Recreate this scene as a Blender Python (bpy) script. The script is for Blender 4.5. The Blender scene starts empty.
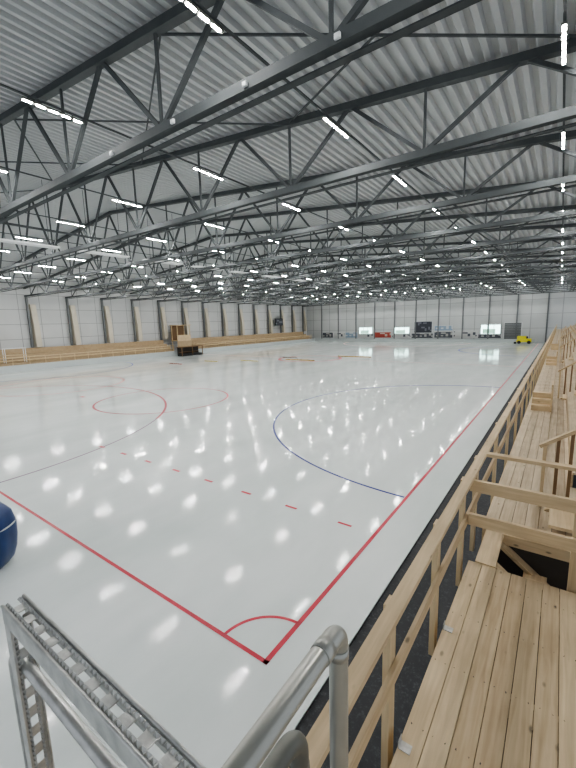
import bpy, bmesh, math, random
from mathutils import Vector, Matrix
random.seed(4)
scene=bpy.context.scene
COL=bpy.context.collection
scene.view_settings.view_transform='AgX'
scene.view_settings.look='AgX - Medium High Contrast'
# ---------------------------------------------------------------- materials
def newmat(name):
    m=bpy.data.materials.new(name); m.use_nodes=True
    nt=m.node_tree; b=nt.nodes['Principled BSDF']
    return m,nt,b
def N(nt,typ,**kw):
    n=nt.nodes.new(typ)
    for k,v in kw.items(): setattr(n,k,v)
    return n
def plain(name,col,rough=.5,metal=0.0,var=.12,scale=6,bump=0.0,vec=(1,1,1),spec=.5):
    m,nt,b=newmat(name)
    tc=N(nt,'ShaderNodeTexCoord'); mp=N(nt,'ShaderNodeMapping'); mp.inputs['Scale'].default_value=vec
    no=N(nt,'ShaderNodeTexNoise'); no.inputs['Scale'].default_value=scale; no.inputs['Detail'].default_value=4
    nt.links.new(tc.outputs['Object'],mp.inputs[0]); nt.links.new(mp.outputs[0],no.inputs['Vector'])
    r=N(nt,'ShaderNodeMapRange'); r.inputs['To Min'].default_value=1-var; r.inputs['To Max'].default_value=1+var
    nt.links.new(no.outputs['Fac'],r.inputs['Value'])
    mx=N(nt,'ShaderNodeVectorMath',operation='SCALE'); mx.inputs[0].default_value=col[:3]
    nt.links.new(r.outputs[0],mx.inputs['Scale']); nt.links.new(mx.outputs[0],b.inputs['Base Color'])
    b.inputs['Roughness'].default_value=rough; b.inputs['Metallic'].default_value=metal
    b.inputs['Specular IOR Level'].default_value=spec
    if bump:
        bp=N(nt,'ShaderNodeBump'); bp.inputs['Strength'].default_value=bump; bp.inputs['Distance'].default_value=.01
        nt.links.new(no.outputs['Fac'],bp.inputs['Height']); nt.links.new(bp.outputs[0],b.inputs['Normal'])
    return m
def wood(name,col,axis=1,var=.16):
    m,nt,b=newmat(name)
    tc=N(nt,'ShaderNodeTexCoord'); mp=N(nt,'ShaderNodeMapping')
    s=[28,28,28]; s[axis]=1.6; mp.inputs['Scale'].default_value=s
    no=N(nt,'ShaderNodeTexNoise'); no.inputs['Scale'].default_value=1.0; no.inputs['Detail'].default_value=6; no.inputs['Distortion'].default_value=.6
    nt.links.new(tc.outputs['Object'],mp.inputs[0]); nt.links.new(mp.outputs[0],no.inputs['Vector'])
    no2=N(nt,'ShaderNodeTexNoise'); no2.inputs['Scale'].default_value=2.2; no2.inputs['Detail'].default_value=3
    nt.links.new(tc.outputs['Object'],no2.inputs['Vector'])
    ge=N(nt,'ShaderNodeNewGeometry')
    a=N(nt,'ShaderNodeMath',operation='MULTIPLY_ADD'); a.inputs[1].default_value=.55; a.inputs[2].default_value=.42
    nt.links.new(no.outputs['Fac'],a.inputs[0])
    a2=N(nt,'ShaderNodeMath',operation='MULTIPLY_ADD'); a2.inputs[1].default_value=.36; nt.links.new(ge.outputs['Random Per Island'],a2.inputs[0]); nt.links.new(a.outputs[0],a2.inputs[2])
    a3=N(nt,'ShaderNodeMath',operation='MULTIPLY_ADD'); a3.inputs[1].default_value=.35; nt.links.new(no2.outputs['Fac'],a3.inputs[0]); nt.links.new(a2.outputs[0],a3.inputs[2])
    cr=N(nt,'ShaderNodeValToRGB'); e=cr.color_ramp.elements
    e[0].position=.62; e[0].color=(col[0]*(1-var*2.2),col[1]*(1-var*2.5),col[2]*(1-var*2.8),1)
    e[1].position=1.0; e[1].color=(min(1,col[0]*(1+var)),min(1,col[1]*(1+var)),min(1,col[2]*(1+var)),1)
    sc=N(nt,'ShaderNodeMath',operation='MULTIPLY'); sc.inputs[1].default_value=.78
    nt.links.new(a3.outputs[0],sc.inputs[0]); nt.links.new(sc.outputs[0],cr.inputs[0])
    vo=N(nt,'ShaderNodeTexVoronoi'); mv=N(nt,'ShaderNodeMapping'); s2=[7,7,7]; s2[axis]=3.2; mv.inputs['Scale'].default_value=s2
    nt.links.new(tc.outputs['Object'],mv.inputs[0]); nt.links.new(mv.outputs[0],vo.inputs['Vector']); vo.inputs['Scale'].default_value=1
    kn=N(nt,'ShaderNodeMapRange'); kn.inputs['From Min'].default_value=.05; kn.inputs['From Max'].default_value=.12; kn.inputs['To Min'].default_value=.42; kn.inputs['To Max'].default_value=1
    nt.links.new(vo.outputs['Distance'],kn.inputs['Value'])
    vm=N(nt,'ShaderNodeVectorMath',operation='SCALE'); nt.links.new(cr.outputs[0],vm.inputs[0]); nt.links.new(kn.outputs[0],vm.inputs['Scale'])
    nt.links.new(vm.outputs[0],b.inputs['Base Color']); b.inputs['Roughness'].default_value=.66
    bp=N(nt,'ShaderNodeBump'); bp.inputs['Strength'].default_value=.25; bp.inputs['Distance'].default_value=.004
    nt.links.new(no.outputs['Fac'],bp.inputs['Height']); nt.links.new(bp.outputs[0],b.inputs['Normal'])
    return m
def emis(name,col,s):
    m,nt,b=newmat(name); b.inputs['Base Color'].default_value=(.8,.8,.8,1)
    b.inputs['Emission Color'].default_value=(*col,1); b.inputs['Emission Strength'].default_value=s
    return m
def printed(name,base,c2,sx=3.0,sz=9.0,thr=.55):
    m,nt,b=newmat(name); tc=N(nt,'ShaderNodeTexCoord'); mp=N(nt,'ShaderNodeMapping'); mp.inputs['Scale'].default_value=(sx,1,sz)
    sn=N(nt,'ShaderNodeVectorMath',operation='FLOOR'); wn=N(nt,'ShaderNodeTexWhiteNoise'); wn.noise_dimensions='3D'
    nt.links.new(tc.outputs['Object'],mp.inputs[0]); nt.links.new(mp.outputs[0],sn.inputs[0]); nt.links.new(sn.outputs[0],wn.inputs['Vector'])
    g=N(nt,'ShaderNodeMath',operation='GREATER_THAN'); g.inputs[1].default_value=thr; nt.links.new(wn.outputs['Value'],g.inputs[0])
    mix=N(nt,'ShaderNodeMix',data_type='RGBA'); nt.links.new(g.outputs[0],mix.inputs['Factor']); mix.inputs['A'].default_value=(*base,1); mix.inputs['B'].default_value=(*c2,1)
    nt.links.new(mix.outputs['Result'],b.inputs['Base Color']); b.inputs['Roughness'].default_value=.5
    return m
M={}
M['steel']=plain('dark_steel_paint',(.082,.09,.093),.7,.0,.15,3,spec=.2)
M['colsteel']=plain('column_steel_paint',(.17,.18,.185),.6,.0,.1,3)
M['galv']=plain('galvanised_steel',(.52,.52,.50),.33,.6,.45,30,.3)
M['galvp']=plain('galvanised_pipe',(.40,.40,.365),.33,.5,.18,14)
M['galvd']=plain('dull_galvanised_pipe',(.17,.17,.15),.45,.3,.15,12)
WC=(.60,.47,.295)
M['woodY']=wood('pine_along_length',WC,1)
M['woodX']=wood('pine_across',WC,0)
M['woodZ']=wood('pine_upright',(.56,.44,.275),2)
M['woodD']=wood('pine_deck',(.61,.485,.31),1,.19)
M['woodW']=wood('worn_walkway_pine',(.50,.41,.285),1,.2)
M['woodL']=wood('weathered_pine',(.42,.32,.20),1)
M['beige']=plain('tan_timber_brace',(.60,.55,.45),.6,0,.06,2)
M['board']=plain('white_plastic_board',(.52,.56,.56),.35,0,.04,2)
M['white']=plain('white_paint',(.75,.77,.77),.4,0,.03,2)
M['black']=plain('black_plastic',(.015,.016,.018),.45,0,.2,5)
M['dark']=plain('dark_interior',(.05,.043,.036),.7,0,.2,5)  # dark tone also carries the shade under deck, stand and stair opening
M['yellow']=plain('yellow_paint',(.75,.68,.03),.4,0,.05,3)
M['red']=plain('red_line_paint',(.52,.015,.045),.35,0,.15,3)
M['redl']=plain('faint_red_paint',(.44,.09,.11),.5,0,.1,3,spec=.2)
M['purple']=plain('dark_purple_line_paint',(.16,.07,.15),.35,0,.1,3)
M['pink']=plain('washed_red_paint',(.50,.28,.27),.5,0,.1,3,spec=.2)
M['blue']=plain('blue_line_paint',(.02,.035,.22),.5,0,.1,3,spec=.2)
M['orange']=plain('pale_orange_foam',(.62,.40,.15),.6,0,.1,3)
M['ochre']=plain('pale_yellow_foam',(.62,.54,.24),.6,0,.1,3)
M['greyf']=plain('grey_foam',(.28,.27,.25),.6,0,.1,3)
M['tarp']=plain('blue_tarpaulin',(.014,.042,.15),.35,0,.35,3,.4)
M['grey']=plain('grey_panel',(.19,.20,.21),.5,0,.06,2)
M['brown']=plain('brown_timber',(.20,.12,.06),.6,0,.2,4)
M['bannerd']=printed('dark_banner_print',(.04,.045,.06),(.16,.17,.2),2.2,2.6,.7)
M['bannerb']=printed('blue_banner_print',(.30,.40,.52),(.62,.65,.68),1.6,2.6,.5)
M['bannerr']=printed('red_banner_print',(.45,.08,.06),(.6,.5,.45),1.4,3,.7)
M['bannerw']=printed('white_banner_print',(.62,.63,.62),(.08,.09,.12),1.7,3,.7)
M['bannerg']=printed('grey_banner_print',(.10,.11,.13),(.5,.5,.48),1.7,3,.6)
M['lamp']=emis('led_diffuser',(1,.99,.96),640)
M['win']=emis('daylit_glass',(.62,.96,.90),5)
M['wing']=emis('daylit_green_glass',(.22,.62,.42),1.1)
# ice
m,nt,b=newmat('ice'); M['ice']=m
tc=N(nt,'ShaderNodeTexCoord')
n1=N(nt,'ShaderNodeTexNoise'); n1.inputs['Scale'].default_value=.2; n1.inputs['Detail'].default_value=8; n1.inputs['Roughness'].default_value=.6
mp=N(nt,'ShaderNodeMapping'); mp.inputs['Scale'].default_value=(1.6,.5,1); nt.links.new(tc.outputs['Object'],mp.inputs[0]); nt.links.new(mp.outputs[0],n1.inputs['Vector'])
cr=N(nt,'ShaderNodeValToRGB'); cr.color_ramp.elements[0].position=.32; cr.color_ramp.elements[0].color=(.63,.685,.665,1); cr.color_ramp.elements[1].position=.66; cr.color_ramp.elements[1].color=(.78,.81,.80,1)
nt.links.new(n1.outputs['Fac'],cr.inputs[0]); nt.links.new(cr.outputs[0],b.inputs['Base Color'])
n2=N(nt,'ShaderNodeTexNoise'); n2.inputs['Scale'].default_value=.5; n2.inputs['Detail'].default_value=6; nt.links.new(tc.outputs['Object'],n2.inputs['Vector'])
mr=N(nt,'ShaderNodeMapRange'); mr.inputs['From Min'].default_value=.3; mr.inputs['From Max'].default_value=.7; mr.inputs['To Min'].default_value=.035; mr.inputs['To Max'].default_value=.12
nt.links.new(n2.outputs['Fac'],mr.inputs['Value']); nt.links.new(mr.outputs[0],b.inputs['Roughness'])
b.inputs['IOR'].default_value=1.25
n3=N(nt,'ShaderNodeTexNoise'); n3.inputs['Scale'].default_value=1.2; n3.inputs['Detail'].default_value=2; nt.links.new(tc.outputs['Object'],n3.inputs['Vector'])
bp=N(nt,'ShaderNodeBump'); bp.inputs['Strength'].default_value=.03; bp.inputs['Distance'].default_value=.02
nt.links.new(n3.outputs['Fac'],bp.inputs['Height']); nt.links.new(bp.outputs[0],b.inputs['Normal'])
m,nt,b=newmat('rubber_with_snow'); M['rubber']=m
tc=N(nt,'ShaderNodeTexCoord'); n1=N(nt,'ShaderNodeTexNoise'); n1.inputs['Scale'].default_value=14; n1.inputs['Detail'].default_value=8; n1.inputs['Roughness'].default_value=.8
nt.links.new(tc.outputs['Object'],n1.inputs['Vector'])
cr=N(nt,'ShaderNodeValToRGB'); cr.color_ramp.elements[0].position=.52; cr.color_ramp.elements[0].color=(.024,.026,.030,1); cr.color_ramp.elements[1].position=.85; cr.color_ramp.elements[1].color=(.15,.16,.17,1)
nt.links.new(n1.outputs['Fac'],cr.inputs[0]); nt.links.new(cr.outputs[0],b.inputs['Base Color']); b.inputs['Roughness'].default_value=.7
def panelmat(name,axis,col,seam,pv,ph):
    m,nt,b=newmat(name); tc=N(nt,'ShaderNodeTexCoord'); sp=N(nt,'ShaderNodeSeparateXYZ'); nt.links.new(tc.outputs['Object'],sp.inputs[0])
    outs=[]
    for sock,per,w in ((sp.outputs[axis],pv,.03),(sp.outputs[2],ph,.035)):
        d=N(nt,'ShaderNodeMath',operation='DIVIDE'); d.inputs[1].default_value=per; nt.links.new(sock,d.inputs[0])
        f=N(nt,'ShaderNodeMath',operation='FRACT'); nt.links.new(d.outputs[0],f.inputs[0])
        l=N(nt,'ShaderNodeMath',operation='LESS_THAN'); l.inputs[1].default_value=w; nt.links.new(f.outputs[0],l.inputs[0]); outs.append(l)
    mxm=N(nt,'ShaderNodeMath',operation='MAXIMUM'); nt.links.new(outs[0].outputs[0],mxm.inputs[0]); nt.links.new(outs[1].outputs[0],mxm.inputs[1])
    no=N(nt,'ShaderNodeTexNoise'); no.inputs['Scale'].default_value=.3; nt.links.new(tc.outputs['Object'],no.inputs['Vector'])
    r=N(nt,'ShaderNodeMapRange'); r.inputs['To Min'].default_value=.9; r.inputs['To Max'].default_value=1.1; nt.links.new(no.outputs['Fac'],r.inputs['Value'])
    v=N(nt,'ShaderNodeVectorMath',operation='SCALE'); v.inputs[0].default_value=col; nt.links.new(r.outputs[0],v.inputs['Scale'])
    mix=N(nt,'ShaderNodeMix',data_type='RGBA'); nt.links.new(mxm.outputs[0],mix.inputs['Factor']); nt.links.new(v.outputs[0],mix.inputs['A']); mix.inputs['B'].default_value=(*seam,1)
    nt.links.new(mix.outputs['Result'],b.inputs['Base Color']); b.inputs['Roughness'].default_value=.5
    return m
M['wallL']=panelmat('wall_panels_side',1,(.56,.57,.57),(.28,.29,.295),2.9,2.2)
M['wallF']=panelmat('wall_panels_end',0,(.60,.62,.62),(.40,.41,.42),5.78,3.2)
M['ceil']=plain('profiled_roof_sheet',(.45,.465,.47),.6,.0,.04,.4,spec=.3)
# ---------------------------------------------------------------- mesh helpers
def add_box(bm,lo,hi,mi=0):
    vs=[bm.verts.new((x,y,z)) for x in (lo[0],hi[0]) for y in (lo[1],hi[1]) for z in (lo[2],hi[2])]
    for f in ((0,1,3,2),(4,6,7,5),(0,4,5,1),(2,3,7,6),(0,2,6,4),(1,5,7,3)):
        fc=bm.faces.new([vs[i] for i in f]); fc.material_index=mi
def add_beam(bm,p,q,w,h,mi=0,up=(0,1,0)):
    p=Vector(p);q=Vector(q);d=(q-p).normalized(); u=Vector(up); s=d.cross(u)
    if s.length<1e-3: s=d.cross(Vector((1,0,0)))
    s.normalize(); t=d.cross(s).normalized()
    vs=[]
    for c in (p,q):
        for a,bb in ((-1,-1),(1,-1),(1,1),(-1,1)): vs.append(bm.verts.new(c+s*a*w/2+t*bb*h/2))
    for f in ((3,2,1,0),(4,5,6,7),(0,1,5,4),(1,2,6,5),(2,3,7,6),(3,0,4,7)):
        fc=bm.faces.new([vs[i] for i in f]); fc.material_index=mi
def add_tube(bm,pts,r,seg=16,mi=0,caps=True):
    pts=[Vector(p) for p in pts]; rings=[]
    prev=None
    for i,p in enumerate(pts):
        d=((pts[min(i+1,len(pts)-1)]-p).normalized()+(p-pts[max(i-1,0)]).normalized()).normalized() if 0<i<len(pts)-1 else (pts[1]-pts[0] if i==0 else pts[-1]-pts[-2]).normalized()
        if prev is None:
            s=d.cross(Vector((0,0,1))); 
            if s.length<1e-3: s=d.cross(Vector((1,0,0)))
        else: s=prev-d*prev.dot(d)
        s.normalize(); prev=s; t=d.cross(s)
        rings.append([bm.verts.new(p+(s*math.cos(2*math.pi*k/seg)+t*math.sin(2*math.pi*k/seg))*r) for k in range(seg)])
    for a,b2 in zip(rings,rings[1:]):
        for k in range(seg):
            f=bm.faces.new((a[k],a[(k+1)%seg],b2[(k+1)%seg],b2[k])); f.smooth=True; f.material_index=mi
    if caps:
        bm.faces.new(rings[0][::-1]).material_index=mi; bm.faces.new(rings[-1]).material_index=mi
def finish(bm,name,mats,parent=None,loc=(0,0,0),bevel=0,label=None,norm=True):
    if norm: bmesh.ops.recalc_face_normals(bm,faces=bm.faces)
    me=bpy.data.meshes.new(name); bm.to_mesh(me); bm.free()
    for mm in (mats if isinstance(mats,(list,tuple)) else [mats]): me.materials.append(mm)
    o=bpy.data.objects.new(name,me); COL.objects.link(o); o.location=loc
    if parent: o.parent=parent
    if bevel:
        b=o.modifiers.new('bevel','BEVEL'); b.width=bevel; b.segments=2; b.limit_method='ANGLE'
    if label: o['label']=label
    return o
def box(name,lo,hi,mat,parent=None,bevel=0,label=None,loc=(0,0,0)):
    bm=bmesh.new(); add_box(bm,lo,hi); return finish(bm,name,mat,parent,loc,bevel,label)
def clone(name,data,parent,loc):
    o=bpy.data.objects.new(name,data); COL.objects.link(o); o.parent=parent; o.location=loc; return o
def tag(o,label,cat,group=None,kind=None):
    o['label']=label; o['category']=cat
    if group: o['group']=group
    if kind: o['kind']=kind
    return o
def empty(name,loc,label,cat,group=None):
    o=bpy.data.objects.new(name,None); COL.objects.link(o); o.location=loc; o.empty_display_size=.2
    return tag(o,label,cat,group)
def dup(root,loc,label=None,parent=None):
    c=root.copy(); COL.objects.link(c); c.location=loc
    if label: c['label']=label
    for ch in root.children:
        k=ch.copy(); COL.objects.link(k); k.parent=c
        for g in ch.children:
            kk=g.copy(); COL.objects.link(kk); kk.parent=k
    return c
def struct(o): o['kind']='structure'; return o
# ---------------------------------------------------------------- constants
T0=6.9; TP=5.8; NT=17
XL=-66.0; XR=4.5; XC=-31.0; YF=102.5
IE=-2.72
def ztop(x): return 15.2-.092*abs(x-XC)
# ---------------------------------------------------------------- room shell
struct(box('floor',(XL,-8,-.3),(XR+3,YF,-.04),M['rubber']))
struct(box('wall_left',(XL-.2,-8,0),(XL,YF,ztop(XL)+.3),M['wallL']))
bm=bmesh.new()
pr=[(XL-.2,0),(XR+3,0),(XR+3,ztop(XR+3)+.3),(XC,ztop(XC)+.3),(XL-.2,ztop(XL)+.3)]
a=[bm.verts.new((x,YF,z)) for x,z in pr]; c=[bm.verts.new((x,YF+.2,z)) for x,z in pr]
bm.faces.new(a); bm.faces.new(c[::-1])
for i in range(5): bm.faces.new((a[i],a[(i+1)%5],c[(i+1)%5],c[i]))
struct(finish(bm,'wall_far',M['wallF']))
bm=bmesh.new(); pitch=.40; prof=[(0,0),(.14,0),(.20,.12),(.34,.12)]
row=[]; x=XL-.2
while x<XR+3:
    for dx,dz in prof:
        xx=x+dx; row.append((bm.verts.new((xx,-8,ztop(xx)+.20+dz)),bm.verts.new((xx,YF+.2,ztop(xx)+.20+dz))))
    x+=pitch
for p,q in zip(row,row[1:]): bm.faces.new((p[0],p[1],q[1],q[0]))
struct(finish(bm,'ceiling',M['ceil']))
# ---------------------------------------------------------------- ice and its markings
ice=empty('ice_rink',(0,0,0),'huge glossy pale ice sheet with painted red and blue lines','ice rink')
box('ice_surface',(-61.48,-6,-.03),(IE,99.98,0),M['ice'],ice)
ZL=.005
def strip(name,pts,w,mat,closed=False,label=None):
    bm=bmesh.new(); n=len(pts); pv=[]
    for i in range(n):
        if closed: a=Vector(pts[i-1]);b=Vector(pts[(i+1)%n])
        else: a=Vector(pts[max(i-1,0)]); b=Vector(pts[min(i+1,n-1)])
        d=(b-a).normalized(); s=Vector((-d.y,d.x))*w/2; p=Vector(pts[i])
        pv.append((bm.verts.new((p.x+s.x,p.y+s.y,ZL)),bm.verts.new((p.x-s.x,p.y-s.y,ZL))))
    for i in range(n if closed else n-1):
        j=(i+1)%n; bm.faces.new((pv[i][1],pv[j][1],pv[j][0],pv[i][0]))
    return finish(bm,name,mat,ice,label=label,norm=False)
def arc(cx,cy,r,a0,a1,n=80): return [(cx+r*math.cos(math.radians(a0+(a1-a0)*i/n)),cy+r*math.sin(math.radians(a0+(a1-a0)*i/n))) for i in range(n+1)]
SX=-3.75; GY=4.32
strip('side_line',[(SX,GY-.04),(SX,98.5)],.10,M['red'],label='long red side line')
strip('goal_line',[(-61.3,GY),(SX+.05,GY)],.085,M['red'],label='red goal line')
strip('corner_arc',arc(SX,GY,1.02,90,180,24),.07,M['red'])
strip('penalty_arc',arc(-33,GY,15.8,0,38,60),.10,M['purple'],label='dark purple part of the penalty arc')
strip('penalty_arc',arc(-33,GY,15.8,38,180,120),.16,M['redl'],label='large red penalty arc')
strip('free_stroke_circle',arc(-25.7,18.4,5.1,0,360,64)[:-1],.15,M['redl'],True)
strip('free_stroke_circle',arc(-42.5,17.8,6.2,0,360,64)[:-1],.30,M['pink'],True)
strip('blue_arc',arc(-3.4,23.7,12.0,190,268,80),.10,M['blue'],label='thin blue half circle')
strip('blue_arc',arc(-3.4,23.7,12.0,150,190,50),.15,M['blue'])
strip('blue_arc',arc(-3.4,23.7,12.0,92,150,60),.24,M['blue'])
strip('blue_arc',arc(-61,23.7,12.0,-88,88,90),.18,M['blue'])
for i in range(8): strip('dash_line',[(-4.47-1.905*i,9.12),(-4.91-1.905*i,9.12)],.09+.008*i,M['red'])
strip('dash_line',[(-33.3,15.5),(-32.7,15.5)],.3,M['red'])
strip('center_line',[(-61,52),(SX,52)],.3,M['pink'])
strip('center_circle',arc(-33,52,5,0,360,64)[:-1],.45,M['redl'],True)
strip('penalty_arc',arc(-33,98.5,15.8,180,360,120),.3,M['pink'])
strip('blue_arc',arc(-3.4,78,12.0,92,268,90),.3,M['blue'])
for (x,y,L,mm,lb) in [(-33,49,5.5,'orange','long low pale orange foam strip lying on the ice'),(-27.5,57,6,'orange','long low pale orange foam strip lying on the ice'),
    (-40,45,3.6,'ochre','long low pale yellow foam strip lying on the ice'),(-45.5,42,3,'ochre','long low pale yellow foam strip lying on the ice'),(-37,52,3,'greyf','long low grey foam strip lying on the ice'),(-48,37,3,'pink','long low faded red foam strip lying on the ice')]:
    e=empty('foam_strip',(x,y,.007),lb,'barrier','training strips on the ice')
    bm=bmesh.new()
    nseg=int(L/1.0)
    for k in range(nseg):
        a0=-L/2+k*L/nseg; add_tube(bm,[(a0+.03,0,.065),(a0+L/nseg-.03,0,.065)],.055,12)
    finish(bm,'foam_roll',M[mm],e)
    box('base_strip',(-L/2,-.12,0),(L/2,.12,.015),M[mm],e)
o=box('rink_board',(-61.7,-6,0),(-61.5,100.2,.95),M['board']); tag(o,'low white rink board along the timber seating','rink board')
o=box('rink_board',(-61.49,100,0),(-4.5,100.2,.9),M['board']); tag(o,'low white rink board along the end wall','rink board')
# ---------------------------------------------------------------- trusses
BZ=10.84; PW=5.0
def web():
    segs=[]; xb=-8.8+2*PW
    nodes=[]
    while xb>XL+1.5:
        if xb<XR: nodes.append(xb)
        xb-=PW
    for x in nodes:
        for s in (-1,1):
            xt=x+s*PW/2
            if XL+.2<xt<XR: segs.append(((x,0,BZ),(xt,0,ztop(xt)),.105,'diagonal_brace'))
        segs.append(((x,0,BZ),(x,0,ztop(x)),.07,'upright_brace'))
    return segs
def chord(bm,kind,k=1):
    if kind=='top':
        add_beam(bm,(XL+.1,0,ztop(XL)),(XC,0,ztop(XC)),.22,.24)
        add_beam(bm,(XC,0,ztop(XC)),(XR,0,ztop(XR)),.22,.24)
    else:
        add_box(bm,(XL+.1,-.11*k,10.72),(XR,.11*k,10.94))
tr0=empty('roof_truss',(0,T0,0),'dark grey steel roof truss with diagonal webs','roof truss','steel trusses under the roof')
bm=bmesh.new(); chord(bm,'top'); finish(bm,'top_chord',M['steel'],tr0)
bm=bmesh.new(); chord(bm,'bot'); finish(bm,'bottom_chord',M['steel'],tr0)
for p,q,w,n in web():
    bm=bmesh.new(); add_beam(bm,p,q,w,w); finish(bm,n,M['steel'],tr0)
bm=bmesh.new(); add_box(bm,(XL+.4,.13,10.60),(XR,.30,10.63)); add_box(bm,(XL+.4,.28,10.60),(XR,.30,10.69)); finish(bm,'cable_tray',M['steel'],tr0)
for k in range(1,9): dup(tr0,(0,T0+TP*k,0))
dup(tr0,(0,T0-TP,0))
bm=bmesh.new(); chord(bm,'top'); chord(bm,'bot')
for p,q,w,n in web(): add_beam(bm,p,q,w,w)
f0=finish(bm,'roof_truss',M['steel'],None,(0,T0+TP*9,0)); tag(f0,'dark grey steel roof truss with diagonal webs','roof truss','steel trusses under the roof')
for k in range(10,NT):
    c=f0.copy(); COL.objects.link(c); c.location=(0,T0+TP*k,0)
def brace(x0,x1,k):
    y0=T0+TP*k; y1=y0+TP
    bm=bmesh.new(); add_beam(bm,(x0,y0+.1,ztop(x0)-.02),(x1,y1-.1,ztop(x1)-.02),.05,.05,up=(0,0,1)); add_beam(bm,(x1,y0+.1,ztop(x1)-.1),(x0,y1-.1,ztop(x0)-.1),.05,.05,up=(0,0,1))
    o=finish(bm,'roof_cross_brace',M['steel']); tag(o,'thin dark crossed steel rods between two roof trusses','roof brace','crossed roof braces')
for k in (0,8):
    for i in range(7):
        x0=XR-4-9.2*i; brace(x0,x0-9.2,k)
for x in (-22.6,-50.2):
    o=box('stay_beam',(-.05,-6,BZ+.12),(.05,YF-.3,BZ+.22),M['steel'],None,loc=(x,0,0)); tag(o,'long thin dark steel beam tying the trusses together','roof beam','tie beams under the roof')
jb=None
for x in (-1.4,-3.6,-5.8,-8.2,-11):
    if jb is None:
        jb=empty('junction_box',(x,T0-.11,10.76),'small white electrical box fixed to the truss chord','electrical box','electrical boxes on the first truss')
        box('box_body',(-.06,-.06,0),(.06,0,.10),M['white'],jb,.01); box('box_lid',(-.05,-.07,.01),(.05,-.06,.09),M['white'],jb,.004)
    else: dup(jb,(x,T0-.11,10.76))
# ---------------------------------------------------------------- luminaires
rows=[-.4-5.78*i for i in range(11)]
LZ=11.8
def lum():
    e=empty('ceiling_light',(0,0,0),'slim white linear LED light hanging below the roof trusses','ceiling light','linear lights under the roof')
    box('housing',(-.05,-.80,.0),(.05,.80,.05),M['galvd'],e)
    bm=bmesh.new()
    for k in range(5): add_box(bm,(-.025,-.78+.325*k,-.015),(.025,-.78+.325*k+.21,-.001))
    finish(bm,'led_modules',M['lamp'],e)
    box('hanger',(-.01,-.5,.05),(.01,-.48,.12),M['steel'],e); box('hanger',(-.01,.48,.05),(.01,.5,.12),M['steel'],e)
    return e
first=None
bm=bmesh.new(); add_box(bm,(-.05,-.80,.0),(.05,.80,.05),0); add_box(bm,(-.022,-.45,-.015),(.022,.45,-.001),1)
far=None
for x in rows:
    for k in range(17):
        y=5.75+5.78*k
        if k<6:
            if first is None: first=lum(); first.location=(x,y,LZ)
            else: dup(first,(x,y,LZ))
        else:
            if far is None:
                far=finish(bm,'ceiling_light',[M['galvd'],M['lamp']],None,(x,y,LZ)); tag(far,'slim white linear LED light hanging below the roof trusses','ceiling light','linear lights under the roof')
            else:
                c=far.copy(); COL.objects.link(c); c.location=(x,y,LZ)
    r=box('cable_tray',(-.03,-7,LZ+.12),(.03,YF-.5,LZ+.16),M['steel'],None,loc=(x,0,0)); tag(r,'thin dark cable tray carrying a row of lights','cable tray','cable trays under the roof')
pn=None
for k in range(12):
    y=10.5+4.9*k
    if pn is None:
        pn=empty('radiant_panel',(-27,y,10.98),'long flat white panel hanging under the trusses','ceiling panel','hanging white panels')
        box('panel_plate',(-.35,-1.7,0),(.35,1.7,.08),M['white'],pn)
        for yy in (-1.2,1.2): box('hanger_rod',(-.012,yy,.08),(.012,yy+.024,ztop(-27)+.22-10.98),M['steel'],pn)
    else: dup(pn,(-27,y,10.98))
# ---------------------------------------------------------------- left wall columns
col=None
for k in range(-1,NT):
    y=T0+TP*k
    if col is None:
        col=empty('steel_column',(XL+.45,y,0),'grey steel wall column with pale timber brace','column','columns along the side wall')
        box('column_shaft',(-.2,-.13,0),(.15,.13,10.74),M['colsteel'],col)
        bm=bmesh.new()
        pr=[(-.35,3.2),(.75,3.2),(.65,6.2),(.1,9.6),(-.35,9.6)]
        a=[bm.verts.new((x,-.38,z)) for x,z in pr]; c=[bm.verts.new((x,.38,z)) for x,z in pr]
        bm.faces.new(a); bm.faces.new(c[::-1])
        for i in range(5): bm.faces.new((a[i],a[(i+1)%5],c[(i+1)%5],c[i]))
        finish(bm,'cladding',M['beige'],col,loc=(0,.7,0))
    else: dup(col,(XL+.45,y,0))
fc=None
for i in range(12):
    x=XL+5.6+5.78*i
    if fc is None:
        fc=box('end_wall_column',(-.15,-.12,0),(.15,.12,11.0),M['grey'],None,loc=(x,YF-.13,0)); tag(fc,'slim grey steel column against the end wall','column','columns on the end wall')
    else:
        c=fc.copy(); COL.objects.link(c); c.location=(x,YF-.13,0)
pm=None
def seating(y0,y1):
    global pm
    st=empty('timber_seating',(0,0,0),'low stepped pine seating along the side wall','seating stand','side wall seating')
    for i in range(3):
        bm=bmesh.new(); x0=-62.05-1.0*i; z=1.3+.5*i
        add_box(bm,(x0-1.0,y0,z-.06),(x0,y1,z)); add_box(bm,(x0-.04,y0,z-.55),(x0,y1,z-.06)); finish(bm,'tier',M['woodL'],st)
    bm=bmesh.new(); add_box(bm,(-61.95,y0,1.95),(-61.88,y1,2.07)); add_box(bm,(-61.95,y0,1.55),(-61.88,y1,1.67)); finish(bm,'front_rail',M['woodY'],st)
    k=y0
    while k<y1:
        if pm is None:
            o=box('rail_post',(-62.02,0,.0),(-61.93,.1,2.0),M['woodZ'],st,loc=(0,k,0)); pm=o.data
        else: clone('rail_post',pm,st,(0,k,0))
        k+=2.1
    box('back_panel',(-65.2,y0,0),(-65.1,y1,3.1),M['woodL'],st)
seating(-5,47.6); seating(53.4,99)
tb=empty('railed_table',(-62.55,20.8,1.301),'small railed table platform standing on the seating','table')
for sx in (-.4,.35):
    for sy in (-1.3,1.2): box('table_leg',(sx,sy,0),(sx+.08,sy+.08,2.0),M['white'],tb)
box('table_top',(-.45,-1.35,1.0),(.45,1.35,1.08),M['woodY'],tb)
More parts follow.
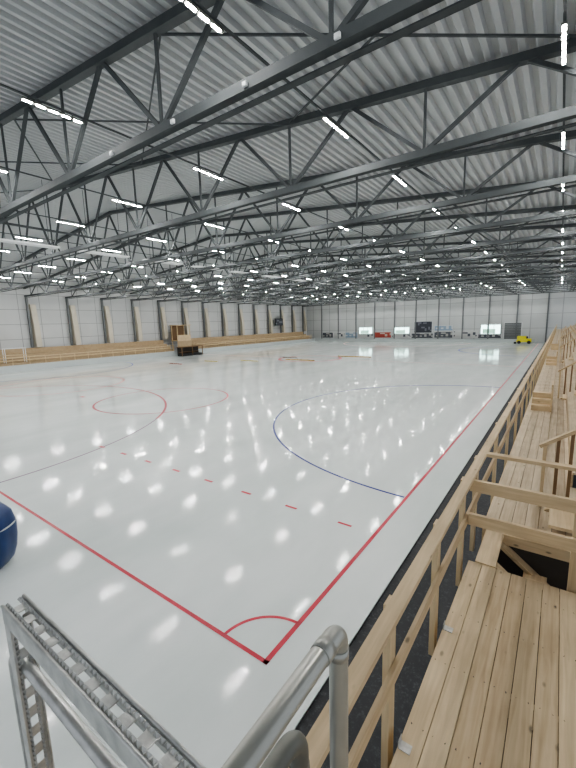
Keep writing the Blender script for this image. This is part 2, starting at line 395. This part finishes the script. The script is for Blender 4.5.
box('table_rail',(-.42,-1.35,1.95),(-.36,1.35,2.03),M['white'],tb); box('table_rail',(.36,-1.35,1.95),(.42,1.35,2.03),M['white'],tb)
b0=empty('announcer_booth',(-63.2,50.5,0),'small raised timber booth between two seating blocks','booth')
box('booth_floor',(-1.0,-1.7,2.8),(1.0,1.7,2.95),M['woodY'],b0)
for sx in (-.9,.8):
    for sy in (-1.6,1.5): box('booth_post',(sx,sy,0),(sx+.12,sy+.12,5.9),M['woodZ'],b0)
box('booth_front',(.92,-1.7,2.9),(1.0,1.7,4.0),M['woodY'],b0)
box('booth_roof',(-1.1,-1.9,5.9),(1.1,1.9,6.02),M['woodY'],b0)
box('booth_back',(-1.0,-1.7,2.9),(-.92,1.7,5.9),M['brown'],b0)
box('lower_panel',(.92,-1.7,0),(1.0,1.7,2.8),M['woodL'],b0)
b1=empty('team_bench',(-59.2,49.5,.007),'dark brown timber team bench shelter at the boards','bench shelter')
box('shelter_back',(-.9,-2.6,0),(-.8,2.6,1.7),M['dark'],b1)
box('shelter_roof',(-.95,-2.7,1.7),(.6,2.7,1.82),M['brown'],b1)
box('shelter_base',(-.9,-2.6,.0),(.5,2.6,.4),M['black'],b1)
box('bench_seat',(-.7,-2.4,.7),(-.2,2.4,.76),M['brown'],b1)
for sy in (-2.6,-.05,2.5): box('shelter_post',(.4,sy,.02),(.52,sy+.12,1.7),M['brown'],b1)
s=empty('scoreboard',(XL+1.3,86,5.2),'dark rectangular scoreboard on the side wall','scoreboard')
box('screen_frame',(-.15,-1.8,0),(.1,1.8,2.0),M['black'],s); box('screen_face',(.1,-1.6,.15),(.12,1.6,1.85),M['bannerd'],s)
box('wall_bracket',(-1.3,-.1,.9),(-.15,.1,1.1),M['steel'],s)
# ---------------------------------------------------------------- far wall furniture
Y=YF-.01
def win(i,x0,x1,z0,z1,panes,green=False):
    w=empty('window_%d'%i,((x0+x1)/2,Y,z0),'bright daylit window in the end wall','window'); w['kind']='structure'
    h=(x1-x0)/2
    bm=bmesh.new()
    for k in range(panes+1):
        xx=-h+2*h*k/panes; add_box(bm,(xx-.06,-.08,0),(xx+.06,.005,z1-z0))
    add_box(bm,(-h,-.08,-.06),(h,.005,.06)); add_box(bm,(-h,-.08,z1-z0-.06),(h,.005,z1-z0+.06)); finish(bm,'frame',M['white'],w)
    box('glass',(-h,-.03,0),(h,-.01,z1-z0),M['win'],w)
    if green: box('glass_lower',(-h*.8,-.05,.1),(h*.5,-.035,(z1-z0)*.55),M['wing'],w)
win(1,-47.8,-43.8,2.2,4.0,3,True); win(2,-37.4,-33.2,2.2,3.9,3,True); win(3,-15.8,-11.6,2.0,4.2,3,True)
for n,(x0,x1,z0,z1,mm,lb) in enumerate([(-31.8,-27.3,2.4,5.3,'bannerd','dark printed team picture banner on the end wall'),
  (-26.6,-22.2,2.9,4.1,'bannerb','pale blue printed banner on the end wall'),
  (-21.9,-16.6,1.1,2.7,'bannerw','white printed advertising board on the end wall'),
  (-43.2,-38.2,1.1,2.6,'bannerr','reddish advertising board on the end wall'),
  (-37.9,-32.8,1.0,2.0,'bannerw','white printed advertising board on the end wall'),
  (-32.5,-27.0,1.0,2.2,'bannerg','grey advertising board on the end wall'),
  (-26.6,-22.2,1.1,2.6,'bannerg','grey advertising board on the end wall'),
  (-60,-56.5,1.1,2.6,'bannerg','grey advertising board on the end wall'),
  (-56.2,-52.5,1.1,2.6,'bannerw','white printed advertising board on the end wall'),
  (-52.2,-48.4,1.1,2.6,'bannerb','pale blue advertising board on the end wall'),
  (-48.1,-43.5,1.0,2.0,'bannerw','white printed advertising board on the end wall'),
  (-16.3,-11.4,1.0,1.9,'bannerg','grey advertising board on the end wall')]):
    b2=empty('advert_banner',((x0+x1)/2,Y-.09,z0),lb,'banner','adverts on the end wall'); h=(x1-x0)/2
    box('banner_frame',(-h-.08,-.05,-.08),(h+.08,.09,z1-z0+.08),M['white'],b2); box('banner_print',(-h,-.07,0),(h,-.05,z1-z0),M[mm],b2)
d=empty('door_1',(-9.1,Y,0),'large grey roller door in the end wall','door'); d['kind']='structure'
bm=bmesh.new()
for k in range(12): add_box(bm,(-1.7,-.06,.38*k),(1.7,0,.38*k+.35))
finish(bm,'door_leaf',M['grey'],d); bm=bmesh.new(); add_box(bm,(-1.85,-.1,0),(-1.7,.005,4.7)); add_box(bm,(1.7,-.1,0),(1.85,.005,4.7)); add_box(bm,(-1.85,-.1,4.56),(1.85,.005,4.7)); finish(bm,'door_frame',M['white'],d)
v=empty('ice_resurfacer',(-6.3,97.8,.007),'small bright yellow ice resurfacing machine by the end door','ice resurfacer')
box('chassis',(-1.5,-.6,.35),(1.3,.6,.8),M['yellow'],v,.05); box('snow_tank',(-1.4,-.6,.8),(.3,.6,1.7),M['yellow'],v,.08); box('hood',(.3,-.5,.8),(1.3,.5,1.15),M['yellow'],v,.08)
box('driver_seat',(.25,-.25,1.15),(.6,.25,1.6),M['black'],v,.03)
for x in (-1,.85):
    for y in (-.62,.5):
        bm=bmesh.new(); add_tube(bm,[(x,y,.35),(x,y+.15,.35)],.34,20); finish(bm,'wheel',M['black'],v)
box('conditioner',(-1.95,-.7,.03),(-1.5,.7,.4),M['black'],v,.03)
# ---------------------------------------------------------------- near deck
dk=empty('timber_deck',(0,0,0),'pale pine plank deck at the rink corner','deck')
DZ=3.1
bm=bmesh.new(); x=-.66
while x<2.6:
    add_box(bm,(x,-2.2,DZ-.035),(x+.136,4.32,DZ)); x+=.140
finish(bm,'planks',M['woodD'],dk,bevel=.003)
bm=bmesh.new(); x=-.66
while x<2.6:
    for yy in (.4,1.0,1.6,2.2,2.8,3.4,4.0):
        for dx in (.03,.105):
            vs=[bm.verts.new((x+dx+.005*math.cos(a*math.pi/3),yy+random.uniform(-.008,.008)+.005*math.sin(a*math.pi/3),DZ+.0012)) for a in range(6)]
            bm.faces.new(vs)
    x+=.140
o=finish(bm,'screws',M['black'],dk,norm=False); o['kind']='stuff'
bm=bmesh.new(); add_box(bm,(-.66,4.26,DZ-.24),(2.6,4.315,DZ-.036)); add_box(bm,(-.655,-2.2,DZ-.24),(-.605,4.25,DZ-.036))
for yy in (-1,1.3,2.8): add_box(bm,(-.6,yy,DZ-.2),(2.6,yy+.05,DZ-.036))
finish(bm,'deck_beam',M['woodX'],dk)
for yy in (0.2,2.4,4.1):
    for xx in (-.6,1.2): box('deck_post',(xx,yy,0),(xx+.12,yy+.12,DZ-.2),M['woodZ'],dk)
box('under_shade',(-.60,-2.2,0),(-.58,5.2,DZ-.24),M['dark'],dk,label='dark sheet for the shade below the deck')  # dark sheet added for the shade under the deck, no real boarding
box('opening_shade',(-.58,5.21,0),(2.5,5.235,DZ-.05),M['dark'],dk,label='dark sheet for the shade in the stair opening')  # added dark sheet, its colour gives the stair opening its shade
box('opening_trim',(-.58,5.16,DZ-.16),(2.5,5.205,DZ-.02),M['woodX'],dk)
box('opening_side',(-.60,4.36,DZ-.05),(-.40,5.15,DZ-.01),M['woodY'],dk)
br=None
for yy in (2.03,3.17):
    if br is None:
        br=empty('post_bracket',(-.62,yy,DZ+.001),'small galvanised angle bracket screwed to the deck','bracket','post brackets on the deck')
        bm=bmesh.new(); add_box(bm,(-.03,-.03,0),(.04,.03,.004)); add_box(bm,(-.034,-.03,0),(-.03,.03,.05)); finish(bm,'bracket_plate',M['galv'],br)
    else: dup(br,(-.62,yy,DZ+.001))
for k in range(5):
    box('stair_tread',(-.16+.27*k,4.62,2.70-.22*k-.04),(.08+.27*k,5.10,2.70-.22*k),M['woodY'],dk)
bm=bmesh.new()
add_beam(bm,(-.50,5.12,3.02),(1.4,5.12,1.52),.04,.14); add_beam(bm,(-.46,4.60,2.99),(1.4,4.60,1.52),.04,.12)
finish(bm,'stair_stringer',M['woodX'],dk)
# ---------------------------------------------------------------- long fence
FX=-.70; FZ=4.09
fe=empty('timber_fence',(FX,0,0),'long pine post and rail fence along the ice','fence')
box('top_rail',(-.045,.62,FZ-.04),(.05,98,FZ),M['woodY'],fe,.004)
box('face_rail',(-.03,.62,FZ-.15),(.0,98,FZ-.045),M['woodY'],fe,.003)
box('mid_rail',(-.03,.62,3.50),(.0,98,3.61),M['woodY'],fe,.003)
posts=[1.0,2.08,3.22,4.33,5.14]+[5.14+1.9*k for k in range(1,49)]
for yy in posts: box('fence_post',(-.08,-.04,2.75 if yy<5.3 else 0),(-.033,.065,FZ-.045),M['woodZ'],fe,.0,loc=(0,yy,0))
def gp(name,lo,hi,mat): box(name,(lo[0]-FX,lo[1],lo[2]),(hi[0]-FX,hi[1],hi[2]),mat,fe,.003)
gp('guard_rail',(-.69,4.33,3.92),(.36,4.38,4.05),M['woodX']); gp('guard_rail',(-.69,4.33,3.52),(.36,4.38,3.65),M['woodX'])
gp('guard_post',(.24,4.381,2.9),(.36,4.44,4.12),M['woodZ'])
gp('guard_rail',(-.65,5.13,4.07),(1.6,5.23,4.11),M['woodX']); gp('guard_rail',(-.69,5.16,3.58),(1.6,5.20,3.72),M['woodX'])
gp('guard_post',(.62,5.201,3.1),(.72,5.245,4.07),M['woodZ']); gp('guard_post',(1.5,5.201,3.1),(1.6,5.245,4.07),M['woodZ'])
# ---------------------------------------------------------------- long stand
sd=empty('timber_stand',(0,0,0),'long stepped pine spectator stand beside the ice','seating stand')
def tier(x0,x1,z,y0,y1,name='tier_floor'):
    bm=bmesh.new(); x=x0
    while x<x1-.02:
        add_box(bm,(x,y0,z-.035),(min(x+.14,x1),y1,z)); x+=.147
    finish(bm,name,M['woodW'],sd)
WX=.32
tier(-.64,WX,3.1,5.25,98)
ss=None; bp_=None
for i in range(3):
    x0=WX+.8*i; z=3.35+.25*i
    tier(x0,x0+.8,z,7.2,98)
    box('tier_riser',(x0-.02,7.2,z-.25),(x0+.01,98,z-.036),M['woodL'],sd)
    box('seat_plank',(x0+.3,9,z+.34),(x0+.52,98,z+.38),M['woodW'],sd)
    for k in range(30):
        if ss is None: ss=box('seat_support',(0,0,0),(.14,.05,.34),M['woodZ'],sd,loc=(x0+.34,9.1+3*k,z)).data
        else: clone('seat_support',ss,sd,(x0+.34,9.1+3*k,z))
tier(WX,2.7,3.1,5.25,7.2)
box('back_rail',(2.7,7.2,4.75),(2.78,98,4.85),M['woodY'],sd); box('back_rail',(2.7,7.2,4.35),(2.78,98,4.45),M['woodY'],sd)
for k in range(45):
    if bp_ is None: bp_=box('back_rail_post',(0,0,3.85),(.08,.1,4.8),M['woodZ'],sd,loc=(2.72,7.3+2*k,0)).data
    else: clone('back_rail_post',bp_,sd,(2.72,7.3+2*k,0))
box('front_beam',(-.66,5.25,2.8),(-.62,98,3.06),M['woodY'],sd)
box('under_shade',(-.56,5.25,0),(-.54,98,3.0),M['dark'],sd,label='dark sheet for the shade below the stand')  # shade beneath the stand put in as a dark sheet behind the posts
for yy in range(6,98,6): box('under_post',(-.2,yy,0),(-.08,yy+.12,3.06),M['woodZ'],sd)
FM={}
for yy in (6.2,15.2,27.2,39.2,51.2):
    if not FM:
        bm=bmesh.new()
        for k in range(3): add_box(bm,(.05+.28*k,-.85,.16*(k+1)-.04),(.35+.28*k,-.05,.16*(k+1)))
        add_beam(bm,(.0,-.02,.0),(.9,-.02,.5),.04,.2); FM['f']=finish(bm,'stair_flight',M['woodY'],sd,(0,yy,3.1)).data
        bm=bmesh.new(); add_beam(bm,(-.12,0,.9),(1.0,0,1.7),.045,.1); FM['h']=finish(bm,'sloped_handrail',M['woodX'],sd,(0,yy,3.1)).data
        for k in range(5):
            x=-.08+.15*k; o=box('baluster',(x,-.015,0),(x+.04,.015,.92+.71*(x+.1)),M['woodZ'] if k==0 else M['brown'],sd,loc=(0,yy,3.1)); FM[k]=o.data
    else:
        for key,nm in (('f','stair_flight'),('h','sloped_handrail'),(0,'baluster'),(1,'baluster'),(2,'baluster'),(3,'baluster'),(4,'baluster')):
            clone(nm,FM[key],sd,(.15,yy,3.1))
for yy in (12.9,25.5,37.5):
    bm=bmesh.new()
    for k in range(3): add_box(bm,(-.22,.25*k,0),(.26,.25*k+.25,.15*(k+1)))
    finish(bm,'walkway_steps',M['woodX'],sd,(-.33,yy,3.1))
    bm=bmesh.new(); add_box(bm,(.24,-.05,.7),(.28,.85,.78)); add_box(bm,(.24,-.05,0),(.28,.03,.7)); add_box(bm,(.24,.77,0),(.28,.85,.7))
    finish(bm,'step_rail',M['woodY'],sd,(-.33,yy,3.1))
# ---------------------------------------------------------------- near galvanised rails
def bend(y0,z,y1,r,zend,rad):
    pts=[(0,y0,z),(0,y1-r,z)]+[(0,y1-r+r*math.sin(a*math.pi/16),z-r+r*math.cos(a*math.pi/16)) for a in range(1,9)]+[(0,y1,zend)]
    bm=bmesh.new(); add_tube(bm,pts,rad,24); return bm
h=empty('pipe_handrail',(-.35,0,3.101),'thick grey steel pipe handrail bending down','handrail','grey pipe handrails')
finish(bend(-.6,2.03,.65,.03,0.0,.0215),'upper_pipe',M['galvp'],h)
for p,q in (((0,.570,2.03),(0,.600,2.03)),((0,.65,1.965),(0,.65,1.990))):
    bm=bmesh.new(); add_tube(bm,[p,q],.0232,24); finish(bm,'pipe_collar',M['galvp'],h)
h=empty('pipe_handrail',(-.50,0,3.101),'dull grey steel pipe rail end curving down beside the handrail','handrail','grey pipe handrails')
finish(bend(-.6,1.61,.70,.07,0.0,.0265),'lower_pipe',M['galvd'],h)
bm=bmesh.new(); add_tube(bm,[(0,.70,1.47),(0,.70,1.50)],.029,24); finish(bm,'pipe_collar',M['galvd'],h)
# perforated galvanised frame
gf=empty('galvanised_frame',(-.925,.24,0),'galvanised stair frame with slotted serrated grip channel','metal frame')
def perf(length,width,name,parent,rot=None,loc=(0,0,0),pitch=.05):
    # slotted strip: large slots along the middle, serrated teeth on both sides
    bm=bmesh.new(); n=int(length/pitch)*4; ny=[0,.12,.30,.70,.88,1.0]
    ys=[(t-.5)*width for t in ny]; dx=length/n; V={}
    for i in range(n+1):
        for j,yv in enumerate(ys): V[i,j]=bm.verts.new((i*dx,yv,0))
    for i in range(n):
        for j in range(5):
            if j==2 and i%4 in (0,1): continue
            bm.faces.new((V[i,j],V[i+1,j],V[i+1,j+1],V[i,j+1]))
    for i in range(n):
        for j in (1,3):
            x0=i*dx; y0=ys[j]; y1=ys[j+1]
            t=bm.verts.new((x0+dx/2,(y0+y1)/2,.006)); c=[bm.verts.new(p) for p in ((x0+.0015,y0,.0002),(x0+dx-.0015,y0,.0002),(x0+dx-.0015,y1,.0002),(x0+.0015,y1,.0002))]
            for k in range(4): bm.faces.new((c[k],c[(k+1)%4],t))
    o=finish(bm,name,M['galv'],parent,loc,norm=False)
    md=o.modifiers.new('t','SOLIDIFY'); md.thickness=.002
    if rot: o.rotation_euler=rot
    return o
perf(.80,.038,'grip_plate',gf,loc=(0,0,5.22))
for s in (-1,1):
    bm=bmesh.new(); add_tube(bm,[(0,s*.020,5.221),(.80,s*.020,5.221)],.0035,8); finish(bm,'rolled_edge',M['galv'],gf)
box('channel_side',(0,-.0215,5.18),(.80,-.0195,5.22),M['galv'],gf); box('channel_side',(0,.0195,5.18),(.80,.0215,5.22),M['galv'],gf)
pts=[(-.06,0,4.2),(-.06,0,5.02)]+[(-.06+.05*(1-math.cos(a*math.pi/12)),0,5.02+.05*math.sin(a*math.pi/12)) for a in range(1,7)]+[(.80,0,5.07)]
bm=bmesh.new(); add_tube(bm,pts,.012,16); finish(bm,'cross_tube',M['galv'],gf)
perf(5.0,.036,'perforated_upright',gf,rot=(0,math.pi/2,0),loc=(.02,0.0,5.19),pitch=.05)
box('upright_web',(.0,.018,.0),(.03,.021,5.2),M['galv'],gf); box('upright_web',(.0,-.021,.0),(.03,-.018,5.2),M['galv'],gf)
# ---------------------------------------------------------------- blue covered bundle on ice
t=empty('blue_covered_barrel',(-11.22,2.5,.006),'rounded dark blue padded bundle standing on the ice','padded bundle')
bm=bmesh.new(); prof=[(.0,1.65),(.25,1.63),(.48,1.53),(.64,1.33),(.71,1.0),(.70,.7),(.66,.4),(.58,.15),(.45,.0)]
seg=40; rings=[]
for r,z in prof[1:]:
    rings.append([bm.verts.new((r*(1+.03*math.sin(7*a*2*math.pi/seg))*math.cos(a*2*math.pi/seg),r*(1+.03*math.sin(7*a*2*math.pi/seg))*math.sin(a*2*math.pi/seg),z)) for a in range(seg)])
top=bm.verts.new((0,0,1.65))
for k in range(seg): bm.faces.new((top,rings[0][k],rings[0][(k+1)%seg]))
for a,c in zip(rings,rings[1:]):
    for k in range(seg): bm.faces.new((a[k],c[k],c[(k+1)%seg],a[(k+1)%seg]))
bm.faces.new(rings[-1])
for f in bm.faces: f.smooth=True
finish(bm,'cover',M['tarp'],t)
bm=bmesh.new(); add_tube(bm,[(.70*math.cos(a*math.pi/20),.70*math.sin(a*math.pi/20),1.05) for a in range(0,41)],.02,8); finish(bm,'pale_strap',M['board'],t)
# ---------------------------------------------------------------- world
w=bpy.data.worlds.new('world'); scene.world=w; w.use_nodes=True
bg=w.node_tree.nodes['Background']; bg.inputs[0].default_value=(.86,.92,1,1); bg.inputs[1].default_value=.8
# ---------------------------------------------------------------- camera
Yc=Vector((274,68,377)).normalized(); Xc=-Vector((-530,47,377)).normalized(); Xc=(Xc-Yc*Xc.dot(Yc)).normalized(); Zc=Xc.cross(Yc)
if Zc.y<0: Zc=-Zc
r=Vector((Xc.x,Yc.x,Zc.x)); u=Vector((Xc.y,Yc.y,Zc.y)); b=-Vector((Xc.z,Yc.z,Zc.z))
mw=Matrix(((r.x,u.x,b.x,0),(r.y,u.y,b.y,0),(r.z,u.z,b.z,5.8),(0,0,0,1)))
cam=bpy.data.cameras.new('camera'); co=bpy.data.objects.new('camera',cam); COL.objects.link(co); co.matrix_world=mw
cam.sensor_fit='VERTICAL'; cam.sensor_height=24; cam.lens=377/768*24; cam.clip_start=.05; cam.clip_end=400
scene.camera=co
